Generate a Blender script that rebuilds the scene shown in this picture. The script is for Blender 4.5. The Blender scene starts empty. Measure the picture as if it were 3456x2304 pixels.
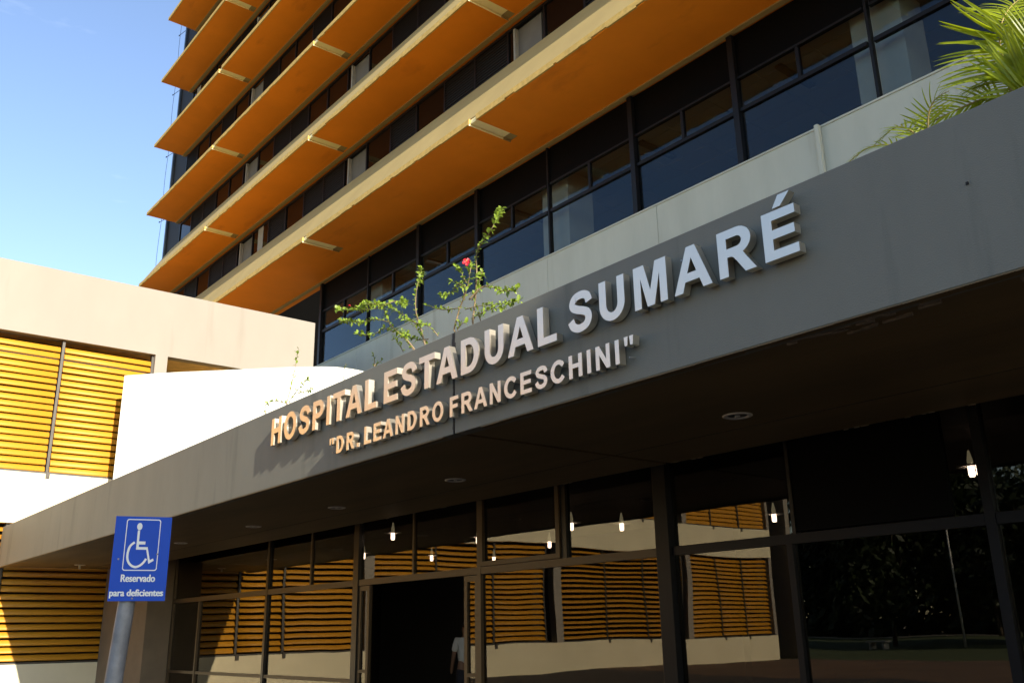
import bpy, bmesh, math, random
from mathutils import Vector, Matrix, Quaternion
random.seed(11)
R = math.radians
SC = bpy.context.scene
COL = SC.collection

# ------------------------------------------------------------------ camera
cam = bpy.data.cameras.new('camera')
cam_o = bpy.data.objects.new('camera', cam)
COL.objects.link(cam_o)
cam.sensor_width = 36.0
cam.lens = 32.32
cam.clip_start = 0.05
cam.clip_end = 3000
def cam_matrix(yaw, pitch, roll):
    cy, sy = math.cos(yaw), math.sin(yaw)
    fw = Vector((-cy * math.cos(pitch), sy * math.cos(pitch), math.sin(pitch)))
    r = fw.cross(Vector((0, 0, 1))).normalized()
    u = r.cross(fw)
    c, s = math.cos(roll), math.sin(roll)
    x = c * r + s * u
    y = -s * r + c * u
    m = Matrix((x, y, -fw)).transposed().to_4x4()
    m.translation = Vector((0, 0, 1.6))
    return m
cam_o.matrix_world = cam_matrix(R(39.404), R(17.54), R(-1.067))
SC.camera = cam_o

# ------------------------------------------------------------------ sky, sun, exposure
SUN = Vector((1.0, -0.138, 0.42)).normalized()          # direction to the sun
W = bpy.data.worlds.new('World')
SC.world = W
W.use_nodes = True
wn = W.node_tree
bg = wn.nodes['Background']
sky = wn.nodes.new('ShaderNodeTexSky')
sky.sky_type = 'NISHITA'
sky.sun_disc = False
sky.sun_elevation = math.asin(SUN.z)
sky.sun_rotation = math.atan2(SUN.x, SUN.y)
sky.air_density = 1.0
sky.dust_density = 0.35
sky.ozone_density = 1.5
hs = wn.nodes.new('ShaderNodeHueSaturation')
hs.inputs['Saturation'].default_value = 1.0
hs.inputs['Hue'].default_value = 0.506
wn.links.new(sky.outputs[0], hs.inputs['Color'])
tc = wn.nodes.new('ShaderNodeTexCoord')
mp = wn.nodes.new('ShaderNodeMapping')
mp.inputs['Scale'].default_value = (1.6, 1.6, 7.0)
nz = wn.nodes.new('ShaderNodeTexNoise')
nz.inputs['Scale'].default_value = 2.4
nz.inputs['Detail'].default_value = 6
nz.inputs['Roughness'].default_value = 0.55
rm = wn.nodes.new('ShaderNodeValToRGB')
rm.color_ramp.elements[0].position = 0.60
rm.color_ramp.elements[0].color = (0, 0, 0, 1)
rm.color_ramp.elements[1].position = 0.80
rm.color_ramp.elements[1].color = (0.22, 0.22, 0.22, 1)
mx = wn.nodes.new('ShaderNodeMix')
mx.data_type = 'RGBA'
mx.inputs['B'].default_value = (7.0, 7.4, 8.0, 1)
wn.links.new(tc.outputs['Generated'], mp.inputs['Vector'])
wn.links.new(mp.outputs[0], nz.inputs['Vector'])
wn.links.new(nz.outputs['Fac'], rm.inputs[0])
wn.links.new(rm.outputs['Color'], mx.inputs['Factor'])
wn.links.new(hs.outputs[0], mx.inputs['A'])
wn.links.new(mx.outputs['Result'], bg.inputs['Color'])
bg.inputs['Strength'].default_value = 0.15

sun = bpy.data.lights.new('sun', 'SUN')
sun.energy = 4.9
sun.angle = R(0.53)
sun.color = (1.0, 0.93, 0.80)
sun_o = bpy.data.objects.new('sun', sun)
COL.objects.link(sun_o)
sun_o.rotation_euler = (-SUN).to_track_quat('-Z', 'Y').to_euler()
sun_o.location = (30, -20, 40)

SC.view_settings.view_transform = 'Standard'
SC.view_settings.look = 'None'
SC.view_settings.gamma = 1
SC.view_settings.use_curve_mapping = False
SC.view_settings.exposure = 1.0
SC.cycles.max_bounces = 8
SC.cycles.diffuse_bounces = 4
SC.cycles.glossy_bounces = 5
SC.cycles.transparent_max_bounces = 16
SC.cycles.sample_clamp_indirect = 6.0
SC.cycles.caustics_reflective = False
SC.cycles.caustics_refractive = False

# ------------------------------------------------------------------ helpers
class MB:
    """collects faces; build() links them as one mesh object"""
    def __init__(s):
        s.v = []; s.f = []
    def add(s, vs, fs):
        n = len(s.v); s.v += [tuple(v) for v in vs]; s.f += [tuple(i + n for i in f) for f in fs]; return s
    def box(s, x0, x1, y0, y1, z0, z1):
        return s.add([(x0,y0,z0),(x1,y0,z0),(x1,y1,z0),(x0,y1,z0),(x0,y0,z1),(x1,y0,z1),(x1,y1,z1),(x0,y1,z1)],
              [(0,3,2,1),(4,5,6,7),(0,1,5,4),(1,2,6,5),(2,3,7,6),(3,0,4,7)])
    def prism_x(s, prof, x0, x1):
        """profile of (y, z) swept along x"""
        n = len(prof)
        vs = [(x0, y, z) for y, z in prof] + [(x1, y, z) for y, z in prof]
        fs = [(i, (i+1) % n, n + (i+1) % n, n + i) for i in range(n)] + [tuple(range(n))[::-1], tuple(range(n, 2*n))]
        return s.add(vs, fs)
    def prism_y(s, prof, y0, y1):
        n = len(prof)
        vs = [(x, y0, z) for x, z in prof] + [(x, y1, z) for x, z in prof]
        fs = [(i, (i+1) % n, n + (i+1) % n, n + i) for i in range(n)] + [tuple(range(n))[::-1], tuple(range(n, 2*n))]
        return s.add(vs, fs)
    def tube(s, pts, rad, k=6, cap=True):
        pts = [Vector(p) for p in pts]
        rads = rad if isinstance(rad, (list, tuple)) else [rad] * len(pts)
        base = len(s.v); prev = None
        for i, p in enumerate(pts):
            t = (pts[min(i+1, len(pts)-1)] - pts[max(i-1, 0)])
            t = t.normalized() if t.length > 1e-9 else Vector((0,0,1))
            if prev is None:
                a = t.orthogonal().normalized()
            else:
                a = prev - t * prev.dot(t)
                a = a.normalized() if a.length > 1e-6 else t.orthogonal().normalized()
            prev = a; b = t.cross(a)
            for j in range(k):
                w = 2 * math.pi * j / k
                s.v.append(tuple(p + (a * math.cos(w) + b * math.sin(w)) * rads[i]))
        for i in range(len(pts) - 1):
            for j in range(k):
                s.f.append((base+i*k+j, base+i*k+(j+1)%k, base+(i+1)*k+(j+1)%k, base+(i+1)*k+j))
        if cap:
            s.f.append(tuple(base + j for j in range(k))[::-1])
            s.f.append(tuple(base + (len(pts)-1)*k + j for j in range(k)))
        return s
    def lathe(s, prof, c=(0,0,0), k=20):
        base = len(s.v); n = len(prof)
        for r, z in prof:
            for j in range(k):
                w = 2*math.pi*j/k
                s.v.append((c[0]+r*math.cos(w), c[1]+r*math.sin(w), c[2]+z))
        for i in range(n-1):
            for j in range(k):
                s.f.append((base+i*k+j, base+i*k+(j+1)%k, base+(i+1)*k+(j+1)%k, base+(i+1)*k+j))
        return s
    def build(s, name, m, parent=None, smooth=False, bevel=0.0, loc=None):
        me = bpy.data.meshes.new(name)
        me.from_pydata(s.v, [], s.f)
        bm = bmesh.new(); bm.from_mesh(me)
        bmesh.ops.recalc_face_normals(bm, faces=bm.faces)
        if bevel:
            bmesh.ops.bevel(bm, geom=list(bm.edges), offset=bevel, segments=1, affect='EDGES', profile=0.5)
        bm.to_mesh(me); bm.free()
        if smooth:
            me.polygons.foreach_set('use_smooth', [True]*len(me.polygons))
        me.materials.append(m)
        return link(name, me, parent, loc)
def link(name, me, parent=None, loc=None):
    o = bpy.data.objects.new(name, me)
    COL.objects.link(o)
    if parent is not None: o.parent = parent
    if loc is not None: o.location = loc
    return o
def tag(o, label=None, cat=None, group=None, kind=None):
    if label: o['label'] = label
    if cat: o['category'] = cat
    if group: o['group'] = group
    if kind: o['kind'] = kind
    return o
def thing(name, label, cat, loc=(0,0,0), group=None):
    o = bpy.data.objects.new(name, None); COL.objects.link(o)
    o.empty_display_size = 0.2
    o.location = loc
    return tag(o, label, cat, group)
def stuff(o):
    o['kind'] = 'stuff'; return o
def B(*a):
    return MB().box(*a)

# ------------------------------------------------------------------ materials
def mat(name, col, rough=0.7, metal=0.0, spec=0.5, var=0.0, vscale=3.0, stretch=(1,1,1), col2=None, bump=0.0, bscale=60.0, grime=None):
    m = bpy.data.materials.new(name); m.use_nodes = True
    t = m.node_tree; p = t.nodes['Principled BSDF']
    p.inputs['Base Color'].default_value = (*col, 1)
    p.inputs['Roughness'].default_value = rough
    p.inputs['Metallic'].default_value = metal
    p.inputs['Specular IOR Level'].default_value = spec
    if var or col2 or bump or grime:
        geo = t.nodes.new('ShaderNodeNewGeometry')
        mpn = t.nodes.new('ShaderNodeMapping'); mpn.inputs['Scale'].default_value = stretch
        t.links.new(geo.outputs['Position'], mpn.inputs['Vector'])
    out = None
    if var or col2:
        n = t.nodes.new('ShaderNodeTexNoise'); n.inputs['Scale'].default_value = vscale
        n.inputs['Detail'].default_value = 7; n.inputs['Roughness'].default_value = 0.62
        t.links.new(mpn.outputs[0], n.inputs['Vector'])
        r = t.nodes.new('ShaderNodeValToRGB')
        lo = col2 if col2 else tuple(c * (1 - var) for c in col)
        hi = tuple(min(1, c * (1 + var)) for c in col)
        r.color_ramp.elements[0].position = 0.3; r.color_ramp.elements[0].color = (*lo, 1)
        r.color_ramp.elements[1].position = 0.7; r.color_ramp.elements[1].color = (*hi, 1)
        t.links.new(n.outputs['Fac'], r.inputs[0])
        out = r.outputs['Color']
    if grime:                     # (colour, scale, stretch, threshold): run-off streaks and patches of dirt
        gcol, gs, gst, th = grime
        mp2 = t.nodes.new('ShaderNodeMapping'); mp2.inputs['Scale'].default_value = gst
        t.links.new(geo.outputs['Position'], mp2.inputs['Vector'])
        n2 = t.nodes.new('ShaderNodeTexNoise'); n2.inputs['Scale'].default_value = gs
        n2.inputs['Detail'].default_value = 5; n2.inputs['Roughness'].default_value = 0.6
        t.links.new(mp2.outputs[0], n2.inputs['Vector'])
        r2 = t.nodes.new('ShaderNodeValToRGB')
        r2.color_ramp.elements[0].position = th; r2.color_ramp.elements[0].color = (0,0,0,1)
        r2.color_ramp.elements[1].position = min(1, th + 0.18); r2.color_ramp.elements[1].color = (1,1,1,1)
        t.links.new(n2.outputs['Fac'], r2.inputs[0])
        mixn = t.nodes.new('ShaderNodeMix'); mixn.data_type = 'RGBA'
        if out: t.links.new(out, mixn.inputs['A'])
        else: mixn.inputs['A'].default_value = (*col, 1)
        mixn.inputs['B'].default_value = (*gcol, 1)
        t.links.new(r2.outputs['Color'], mixn.inputs['Factor'])
        out = mixn.outputs['Result']
    if out: t.links.new(out, p.inputs['Base Color'])
    if bump:
        n3 = t.nodes.new('ShaderNodeTexNoise'); n3.inputs['Scale'].default_value = bscale
        n3.inputs['Detail'].default_value = 4
        t.links.new(geo.outputs['Position'], n3.inputs['Vector'])
        b = t.nodes.new('ShaderNodeBump'); b.inputs['Strength'].default_value = bump; b.inputs['Distance'].default_value = 0.01
        t.links.new(n3.outputs['Fac'], b.inputs['Height'])
        t.links.new(b.outputs[0], p.inputs['Normal'])
    return m
def glass(name, tint, base, ior, refl=(1,1,1), wave=0.0, wscale=0.7):
    """tinted architectural glass: mirror reflection by Fresnel plus a coated base, the rest passes through tinted"""
    m = bpy.data.materials.new(name); m.use_nodes = True
    t = m.node_tree; t.nodes.remove(t.nodes['Principled BSDF'])
    o = t.nodes['Material Output']
    tr = t.nodes.new('ShaderNodeBsdfTransparent'); tr.inputs[0].default_value = (*tint, 1)
    gl = t.nodes.new('ShaderNodeBsdfGlossy'); gl.inputs['Roughness'].default_value = 0.0
    gl.inputs['Color'].default_value = (*refl, 1)
    ge = t.nodes.new('ShaderNodeNewGeometry')
    dt = t.nodes.new('ShaderNodeVectorMath'); dt.operation = 'DOT_PRODUCT'
    t.links.new(ge.outputs['Normal'], dt.inputs[0]); t.links.new(ge.outputs['Incoming'], dt.inputs[1])
    def mth(op, a, b=None):
        n = t.nodes.new('ShaderNodeMath'); n.operation = op
        for i, v in enumerate((a, b)):
            if v is None: continue
            if isinstance(v, (int, float)): n.inputs[i].default_value = v
            else: t.links.new(v, n.inputs[i])
        return n.outputs[0]
    c = mth('ABSOLUTE', dt.outputs['Value'])
    r0 = ((ior - 1) / (ior + 1)) ** 2 + base
    sch = mth('ADD', mth('MULTIPLY', mth('POWER', mth('SUBTRACT', 1.0, c), 5.0), 1 - r0), r0)
    ms = t.nodes.new('ShaderNodeMixShader')
    t.links.new(sch, ms.inputs[0])
    t.links.new(tr.outputs[0], ms.inputs[1]); t.links.new(gl.outputs[0], ms.inputs[2])
    t.links.new(ms.outputs[0], o.inputs['Surface'])
    if wave:
        geo = t.nodes.new('ShaderNodeNewGeometry')
        n3 = t.nodes.new('ShaderNodeTexNoise'); n3.inputs['Scale'].default_value = wscale; n3.inputs['Detail'].default_value = 1
        t.links.new(geo.outputs['Position'], n3.inputs['Vector'])
        b = t.nodes.new('ShaderNodeBump'); b.inputs['Strength'].default_value = 1.0; b.inputs['Distance'].default_value = wave
        t.links.new(n3.outputs['Fac'], b.inputs['Height']); t.links.new(b.outputs[0], gl.inputs['Normal'])
    return m
def emit(name, col, s):
    m = bpy.data.materials.new(name); m.use_nodes = True
    p = m.node_tree.nodes['Principled BSDF']
    p.inputs['Base Color'].default_value = (*col, 1)
    p.inputs['Emission Color'].default_value = (*col, 1)
    p.inputs['Emission Strength'].default_value = s
    return m
def leafmat(name, col, trans=0.35, var=0.35, rough=0.45, vscale=9.0):
    m = bpy.data.materials.new(name); m.use_nodes = True
    t = m.node_tree; p = t.nodes['Principled BSDF']; o = t.nodes['Material Output']
    geo = t.nodes.new('ShaderNodeNewGeometry')
    n = t.nodes.new('ShaderNodeTexNoise'); n.inputs['Scale'].default_value = vscale; n.inputs['Detail'].default_value = 3
    t.links.new(geo.outputs['Position'], n.inputs['Vector'])
    r = t.nodes.new('ShaderNodeValToRGB')
    r.color_ramp.elements[0].position = 0.3; r.color_ramp.elements[0].color = (*[c*(1-var) for c in col], 1)
    r.color_ramp.elements[1].position = 0.7; r.color_ramp.elements[1].color = (*[c*(1+var) for c in col], 1)
    t.links.new(n.outputs['Fac'], r.inputs[0]); t.links.new(r.outputs[0], p.inputs['Base Color'])
    p.inputs['Roughness'].default_value = rough
    tl = t.nodes.new('ShaderNodeBsdfTranslucent')
    t.links.new(r.outputs[0], tl.inputs['Color'])
    ms = t.nodes.new('ShaderNodeMixShader'); ms.inputs[0].default_value = trans
    t.links.new(p.outputs[0], ms.inputs[1]); t.links.new(tl.outputs[0], ms.inputs[2])
    t.links.new(ms.outputs[0], o.inputs['Surface'])
    return m

M = {}
M['ground'] = mat('pale_pavers', (.42,.34,.23), .85, var=.18, vscale=.6, bump=.2, bscale=30)
M['forecourt'] = mat('dark_asphalt', (.06,.05,.042), .9, var=.2, vscale=1.5, bump=.3, bscale=40)
M['asphalt'] = mat('red_earth_paving', (.16,.095,.055), .9, var=.3, vscale=.4, bump=.3, bscale=20)
M['grass'] = mat('dry_lawn', (.07,.09,.025), .9, var=.4, vscale=2.0)
M['fascia'] = mat('grey_fascia_paint', (.180,.176,.142), .62, spec=.35, var=.07, vscale=1.6, stretch=(1,1,.35), bump=.25, bscale=110, grime=((.122,.126,.102), 1.3, (2.2,1,.25), .57))
M['soffit'] = mat('dark_brown_soffit_paint', (.17,.115,.05), .6, spec=.35, var=.25, vscale=.9, stretch=(.35,1.5,1), bump=.1, bscale=25)
M['flake'] = mat('flaked_pale_concrete', (.24,.20,.15), .9, var=.4, vscale=9)
M['black_joint'] = mat('black_joint_sealant', (.012,.011,.01), .8)
M['orange'] = mat('orange_soffit_paint', (.87,.27,.010), .75, spec=.25, var=.09, vscale=.35, bump=.08, bscale=30, grime=((.66,.185,.008), .55, (.6,1.6,1), .60))
M['apron'] = mat('ochre_sunshade_paint', (.36,.265,.105), .8, spec=.25, var=.08, vscale=.8, stretch=(1,1,.3), bump=.15, bscale=60)
M['lip'] = mat('ragged_ochre_edge', (.56,.37,.11), .85, spec=.2, var=.22, vscale=7)
M['cream'] = mat('cream_joint_paint', (.97,.84,.46), .7, spec=.2, var=.05, vscale=3)  # pale colour stands in for sunlight on the slot faces
M['sill'] = mat('pale_grey_render', (.46,.475,.40), .85, spec=.2, var=.08, vscale=.9, stretch=(1,1,.25), bump=.2, bscale=70, grime=((.35,.345,.27), .9, (2.5,1,.18), .60))
M['white_wall'] = mat('white_painted_render', (.80,.78,.66), .8, spec=.2, var=.03, vscale=.6, grime=((.66,.62,.50), 1.4, (1.6,1.6,.14), .60))
M['wing_wall'] = mat('beige_painted_render', (.295,.262,.218), .85, spec=.2, var=.05, vscale=.5, stretch=(1,1,.5), grime=((.26,.225,.185), 1.1, (1,1.6,.16), .62))
M['wing_cream'] = mat('cream_painted_render', (.74,.66,.46), .85, spec=.2, var=.05, vscale=.8)
M['tower_wall'] = mat('dark_tower_wall', (.009,.009,.010), .8)
M['tower_side'] = mat('slate_blue_wall_edge', (.06,.085,.12), .5)
M['dark_frame'] = mat('dark_bronze_aluminium', (.014,.012,.010), .35, metal=.0, spec=.35)
M['bronze'] = mat('bronze_aluminium', (.062,.038,.016), .42, metal=.1, spec=.5)
M['black_frame'] = mat('black_anodised_aluminium', (.007,.007,.008), .4, spec=.2)
M['grille'] = mat('dark_metal_slat', (.016,.011,.007), .6, spec=.2)
M['column_face'] = mat('grey_column_render', (.13,.125,.11), .85, var=.1, vscale=3)
M['column'] = mat('light_grey_column', (.25,.25,.235), .85, var=.06, vscale=2)
M['curtain'] = mat('grey_net_curtain', (.27,.26,.23), .95, var=.25, vscale=14, stretch=(3,3,.4))
M['yellow'] = mat('yellow_louvre_paint', (.52,.235,.015), .5, spec=.35, var=.05, vscale=1.3, grime=((.37,.16,.03), 5, (1,1,1), .74))
M['grey_post'] = mat('galvanised_post', (.07,.06,.048), .45, metal=.4, var=.15, vscale=6)
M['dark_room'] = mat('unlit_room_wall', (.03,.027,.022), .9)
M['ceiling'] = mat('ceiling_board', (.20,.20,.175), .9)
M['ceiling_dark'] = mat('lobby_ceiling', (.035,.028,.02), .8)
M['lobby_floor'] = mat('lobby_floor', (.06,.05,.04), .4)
M['steel'] = mat('satin_stainless_steel', (.82,.735,.60), .38, metal=1.0)
M['polished'] = mat('letter_return_steel', (.40,.385,.365), .30, metal=.6)
M['blue'] = mat('blue_sign_enamel', (.004,.062,.42), .45, spec=.18, var=.05, vscale=6)
M['white_print'] = mat('white_sign_print', (.74,.75,.68), .5)
M['pole'] = mat('dark_grey_pole_paint', (.19,.19,.19), .42, spec=.4, var=.3, vscale=9, bump=.5, bscale=18)
M['ring'] = mat('white_lamp_ring', (.82,.80,.74), .4)
M['lamp_dark'] = mat('lamp_recess', (.05,.05,.05), .4)
M['bulb'] = mat('unlit_bulb_glass', (.75,.75,.72), .2)
M['lit'] = emit('lit_tube', (1.0,.93,1.0), 10.0)
M['reflector'] = emit('lit_reflector', (.75,.80,.68), .35)  # weak emission imitating the bulb's streak of light
M['soil'] = mat('planter_soil', (.09,.06,.035), .95, var=.3, vscale=8)
M['roof'] = mat('weathered_roof_membrane', (.06,.052,.045), .9, var=.1, vscale=1)
M['glass_up'] = glass('tinted_blue_glass', (.84,.88,.86), .0, 1.5, refl=(.50,.60,.70), wave=.0025, wscale=.9)
M['glass_lobby'] = glass('bronze_mirror_glass', (.42,.37,.30), .016, 1.5, refl=(1,.93,.80), wave=.0035, wscale=.6)
M['glass_dark'] = mat('black_window_glass', (.006,.005,.004), .06, spec=.14)
M['panel_black'] = mat('black_backed_glass', (.003,.003,.003), .45, spec=.04)  # black spandrels, and one entrance pane's dark reflection done as colour
M['leaf'] = leafmat('hibiscus_leaf', (.25,.35,.035), .4, .45)
M['stem'] = mat('woody_stem', (.24,.17,.09), .8, var=.3, vscale=20)
M['petal'] = leafmat('red_petal', (.75,.02,.035), .35, .2)
M['stamen'] = mat('yellow_stamen', (.7,.45,.05), .6)
M['frond'] = leafmat('palm_leaflet', (.33,.39,.012), .5, .3, .35, 6)
M['rib'] = mat('palm_midrib', (.30,.22,.05), .6)
M['bark'] = mat('tree_bark', (.08,.06,.04), .9, var=.4, vscale=8)
M['tree_leaf'] = leafmat('dark_tree_leaf', (.022,.036,.009), .2, .5, .6, 1.2)
M['bench'] = mat('pale_concrete_bench', (.42,.40,.36), .9, var=.15, vscale=6)
M['lamp_post'] = mat('pale_lamp_post', (.62,.60,.55), .5)
M['shirt'] = mat('white_cotton_shirt', (.72,.70,.66), .9)
M['trousers'] = mat('dark_trousers', (.03,.03,.04), .9)
M['skin'] = mat('brown_skin', (.28,.15,.09), .6)
M['hair'] = mat('black_hair', (.012,.01,.009), .6)
M['cable'] = mat('dark_cable', (.03,.03,.035), .6)
M['brown_column'] = mat('brown_column_paint', (.20,.145,.09), .8, var=.1, vscale=2)
M['wood_soffit'] = mat('ochre_recess_soffit', (.62,.42,.16), .85, var=.25, vscale=2)
M['pipe'] = mat('pale_grey_pipe', (.52,.50,.48), .5)

# ================================================================== SETTING
g = B(-400, 400, -400, 400, -.5, 0).build('ground', M['ground']); tag(g, kind='structure')
g = B(-60, 60, -70, -21.5, -.2, .004).build('lawn', M['grass']); tag(g, kind='structure')
g = B(-27, 40, -9, 14, -.2, .008).build('forecourt', M['forecourt']); tag(g, kind='structure')
g = B(-60, 60, -21.5, -9.01, -.2, .008).build('driveway', M['asphalt']); tag(g, kind='structure')

# ================================================================== TOWER
tower = thing('hospital_tower', 'tall hospital tower with orange-bottomed sloping sunshades rising behind the canopy', 'building', (-17, 14, 0))
TP = Vector((17, -14, 0))
def tp(mb, name, m, parent=None, **k):
    o = mb.build(name, m, parent or tower, **k)
    if parent is None or parent is tower: o.location = TP
    return o
Y1, YG, YB = 11.60, 13.06, 13.80          # sunshade front, upper glass, first-floor glass
XL, XR = -40.5, 8.0                       # ends of the sunshades
NF = 7
ZB = [13.18 + 3.535 * k for k in range(NF)]
SL = [-6.95, -15.55, -24.15, -32.75]      # joints in the soffits, one per 8.6 m bay
GAP = .27
tp(B(-42.1, 8, 13.32, 24, 13.3, 40), 'core_wall', M['tower_wall'])
tp(B(-42.25, -42.1, 13.0, 24, 0, 40), 'side_wall', M['tower_side'])
tp(B(-42.1, -40.2, 13.09, 13.32, 10, 40), 'corner_grille', M['grille'])
segs = []
e = [XL] + sorted(SL) + [XR]
for i in range(len(e) - 1):
    a = e[i] + (GAP if i > 0 else 0); segs.append((a, e[i+1]))
for k, zb in enumerate(ZB):
    back = YB if k == 0 else YG
    for (a, b) in segs:
        # soffit slab with a ragged front lip, one piece per bay
        m = MB(); n = int((b - a) / .11)
        tp(B(a, b, Y1 + .012, 12.86, zb, zb + .13), 'soffit_slab', M['orange'])
        m = MB(); x = a
        while x < b - .02:
            w = min(random.uniform(.10, .5), b - x)
            d = random.choice([0, 0, 0, .004, .012, .03]) if k < 3 else 0
            m.box(x, x + w - .001, Y1 - .035, Y1 + .01, zb - .012 + d, zb + .135)
            x += w
        tp(m, 'edge_lip', M['lip'])
    tp(B(XL, XR, 12.862, back + .2, zb + .002, zb + .13), 'soffit_slab', M['orange'])
    tp(B(XL, XR, back - .16, back - .02, zb - .035, zb + .001), 'drip_bead', M['apron'])
    tp(MB().prism_x([(Y1 + .005, zb + .137), (Y1 + .085, zb + .137), (12.90, zb + 2.13), (12.80, zb + 2.13)], XL, XR), 'sunshade_apron', M['apron'])
    for sx in SL:
        tp(MB().box(sx - .012, sx + .002, Y1 - .03, 12.62, zb - .045, zb - .002), 'joint_strip', M['cream'])  # sun striking the soffit slot, put in as bright colour
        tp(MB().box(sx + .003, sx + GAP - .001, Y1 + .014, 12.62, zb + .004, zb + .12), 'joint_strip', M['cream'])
        tp(MB().box(sx - .012, sx + .002, 12.622, 12.855, zb - .045, zb - .002), 'joint_end', M['apron'])  # tan far end imitates the part of the slot the sun misses
        tp(MB().box(sx + .003, sx + GAP - .001, 12.622, 12.855, zb + .004, zb + .12), 'joint_end', M['apron'])
    tp(B(XL + .02, XR, YG - .02, YG + .26, zb + 1.75, zb + 2.0), 'window_sill', M['tower_wall'])
# upper windows: a repeating set of panes, slat grilles, net curtains and columns behind each sunshade
PW = 1.433
def grille(x0, x1, z0, z1, y, parent):
    m = MB(); z = z0 + .03
    while z < z1 - .02:
        m.add([(x0,y,z),(x1,y,z),(x1,y-.05,z+.012),(x0,y-.05,z+.012),(x0,y-.05,z-.012),(x1,y-.05,z-.012)], [(0,1,2,3),(0,1,5,4),(3,2,5,4)])
        z += .085
    o = m.build('louvre_slats', M['grille'], parent); stuff(o)
pat = ['pane','slat','pane','slat','slat','curtain']
for k in range(NF - 1):
    z0, z1 = ZB[k] + 1.98, ZB[k+1] - .01
    i = 0; x = -40.2
    while x < 4:
        x1 = x + PW
        # is there a column at this joint?
        cx = None
        for sx in SL:
            if x <= sx + .1 < x1: cx = sx
        w = bpy.data.objects.new('window', None); COL.objects.link(w); w.parent = tower; w.location = TP
        f = MB()
        f.box(x, x + .06, YG - .03, YG + .04, z0, z1 - .12); f.box(x + .06, x1, YG - .03, YG + .04, z1 - .2, z1 - .12)
        f.box(x + .06, x1, YG - .03, YG + .04, z0, z0 + .06)
        f.build('frame', M['black_frame'], w)
        rnd = random.random()
        if cx is not None:
            B(x + .32, x + 1.22, YG + .10, YG + .24, z0 + .06, z1 - .2).build('column_face', M['column_face'], w)
            B(x + .25, x + .318, YG - .02, YG + .24, z0 + .06, z1 - .2).build('net_curtain', M['curtain'], w)
            B(x + .07, x + .24, YG + .01, YG + .02, z0 + .06, z1 - .2).build('pane', M['glass_dark'], w)
        elif (i + k * 2) % 6 in (1, 3, 4):
            B(x + .06, x1, YG + .05, YG + .06, z0 + .06, z1 - .2).build('backing', M['tower_wall'], w)
            grille(x + .06, x1, z0 + .06, z1 - .2, YG + .03, w)
        else:
            B(x + .06, x1, YG + .01, YG + .02, z0 + .06, z1 - .2).build('pane', M['glass_dark'], w)
            if rnd < .14:
                B(x + .5, x + .95, YG + .0, YG + .008, z0 + .06, z1 - .2).build('curtain', M['curtain'], w)
        x = x1; i += 1
# first-floor window band and the pale wall under it
ZS, ZT, ZU = 10.17, 11.40, 12.10
jo = [-27.1, -24.2, -20.3, -15.2, -11.7, -7.80, -4.0, -.2, 8]
for i in range(len(jo) - 1):
    tp(B(jo[i] + .012, jo[i+1], 13.62, 13.80, 3.95, ZS - .035), 'sill_wall_panel', M['sill'])
tp(B(-27.1, 8, 13.60, 13.84, ZS - .035, ZS), 'sill_capping', M['sill'])
tp(B(-27.1, 8, 13.69, 13.80, 3.95, ZS - .04), 'sill_wall_backing', M['sill'])
mull = [-26.95, -23.87, -20.97, -18.12, -15.23, -12.36, -9.54, -6.66, -3.80, -.93, 1.95, 4.8, 7.7]
for i, x in enumerate(mull):
    heavy = i in (0, 2, 3, 5, 6, 8, 9, 11)
    w = .13 if heavy else .05
    tp(B(x - w/2, x + w/2, 13.70 if heavy else 13.74, 13.86, ZS, 13.13), 'mullion', M['black_frame'])
for i in range(len(mull) - 1):
    a, b = mull[i] + .065, mull[i+1] - .065
    c = (a + b) / 2
    tp(B(a, b, 13.80, 13.82, ZU + .05, 13.13), 'spandrel_panel', M['panel_black'])
    w = bpy.data.objects.new('window', None); COL.objects.link(w); w.parent = tower; w.location = TP
    f = MB(); f.box(a, b, 13.755, 13.85, ZT - .04, ZT + .04); f.box(c - .035, c + .035, 13.765, 13.85, ZT + .05, ZU); f.box(a, b, 13.755, 13.85, ZU, ZU + .05); f.box(a, b, 13.755, 13.85, ZS, ZS + .045)
    f.build('frame', M['black_frame'], w)
    e1 = random.uniform(-.004, .004)
    for (p, q, u, v) in ((a, b, ZS + .045, ZT - .05), (a, c - .035, ZT + .05, ZU), (c + .035, b, ZT + .05, ZU)):
        MB().add([(p,13.80,u),(q,13.80+e1,u),(q,13.80+e1,v),(p,13.80,v),(p,13.81,u),(q,13.81+e1,u),(q,13.81+e1,v),(p,13.81,v)],
            [(0,1,2,3),(4,5,6,7),(0,1,5,4),(2,3,7,6),(0,3,7,4),(1,2,6,5)]).build('pane', M['glass_up'], w)
# rooms behind the band
tp(B(-27, 8, 13.9, 24, 9.7, 9.85), 'room_floor', M['dark_room'])
tp(B(-27, 8, 21, 21.2, 9.85, 13), 'room_wall', M['dark_room'])
m = MB(); y = 13.95
while y < 20.6:
    x = -26.9
    while x < 7:
        m.box(x, x + 1.235, y, y + .61, 12.42, 12.44); x += 1.25
    y += .625
stuff(tp(m, 'ceiling_tiles', M['ceiling']))
tp(B(-27, 8, 13.9, 21, 12.46, 12.6), 'ceiling_void', M['dark_room'])
for x in (-23.9, -15.25, -6.62, 2.0):
    tp(B(x - .5, x + .45, 14.02, 14.85, 9.85, 12.41), 'column', M['column'])
for x in (-21.6, -17.4, -12.8, -9.0, -4.2):
    tp(B(x, x + .16, 14.4, 15.6, 12.36, 12.415), 'tube_light', M['lamp_dark'])
# downpipe down the pale wall
m = MB().box(-7.80, -7.72, 13.50, 13.60, 4, ZS + .0)
tp(m, 'downpipe', M['sill'], bevel=.008)

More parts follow.
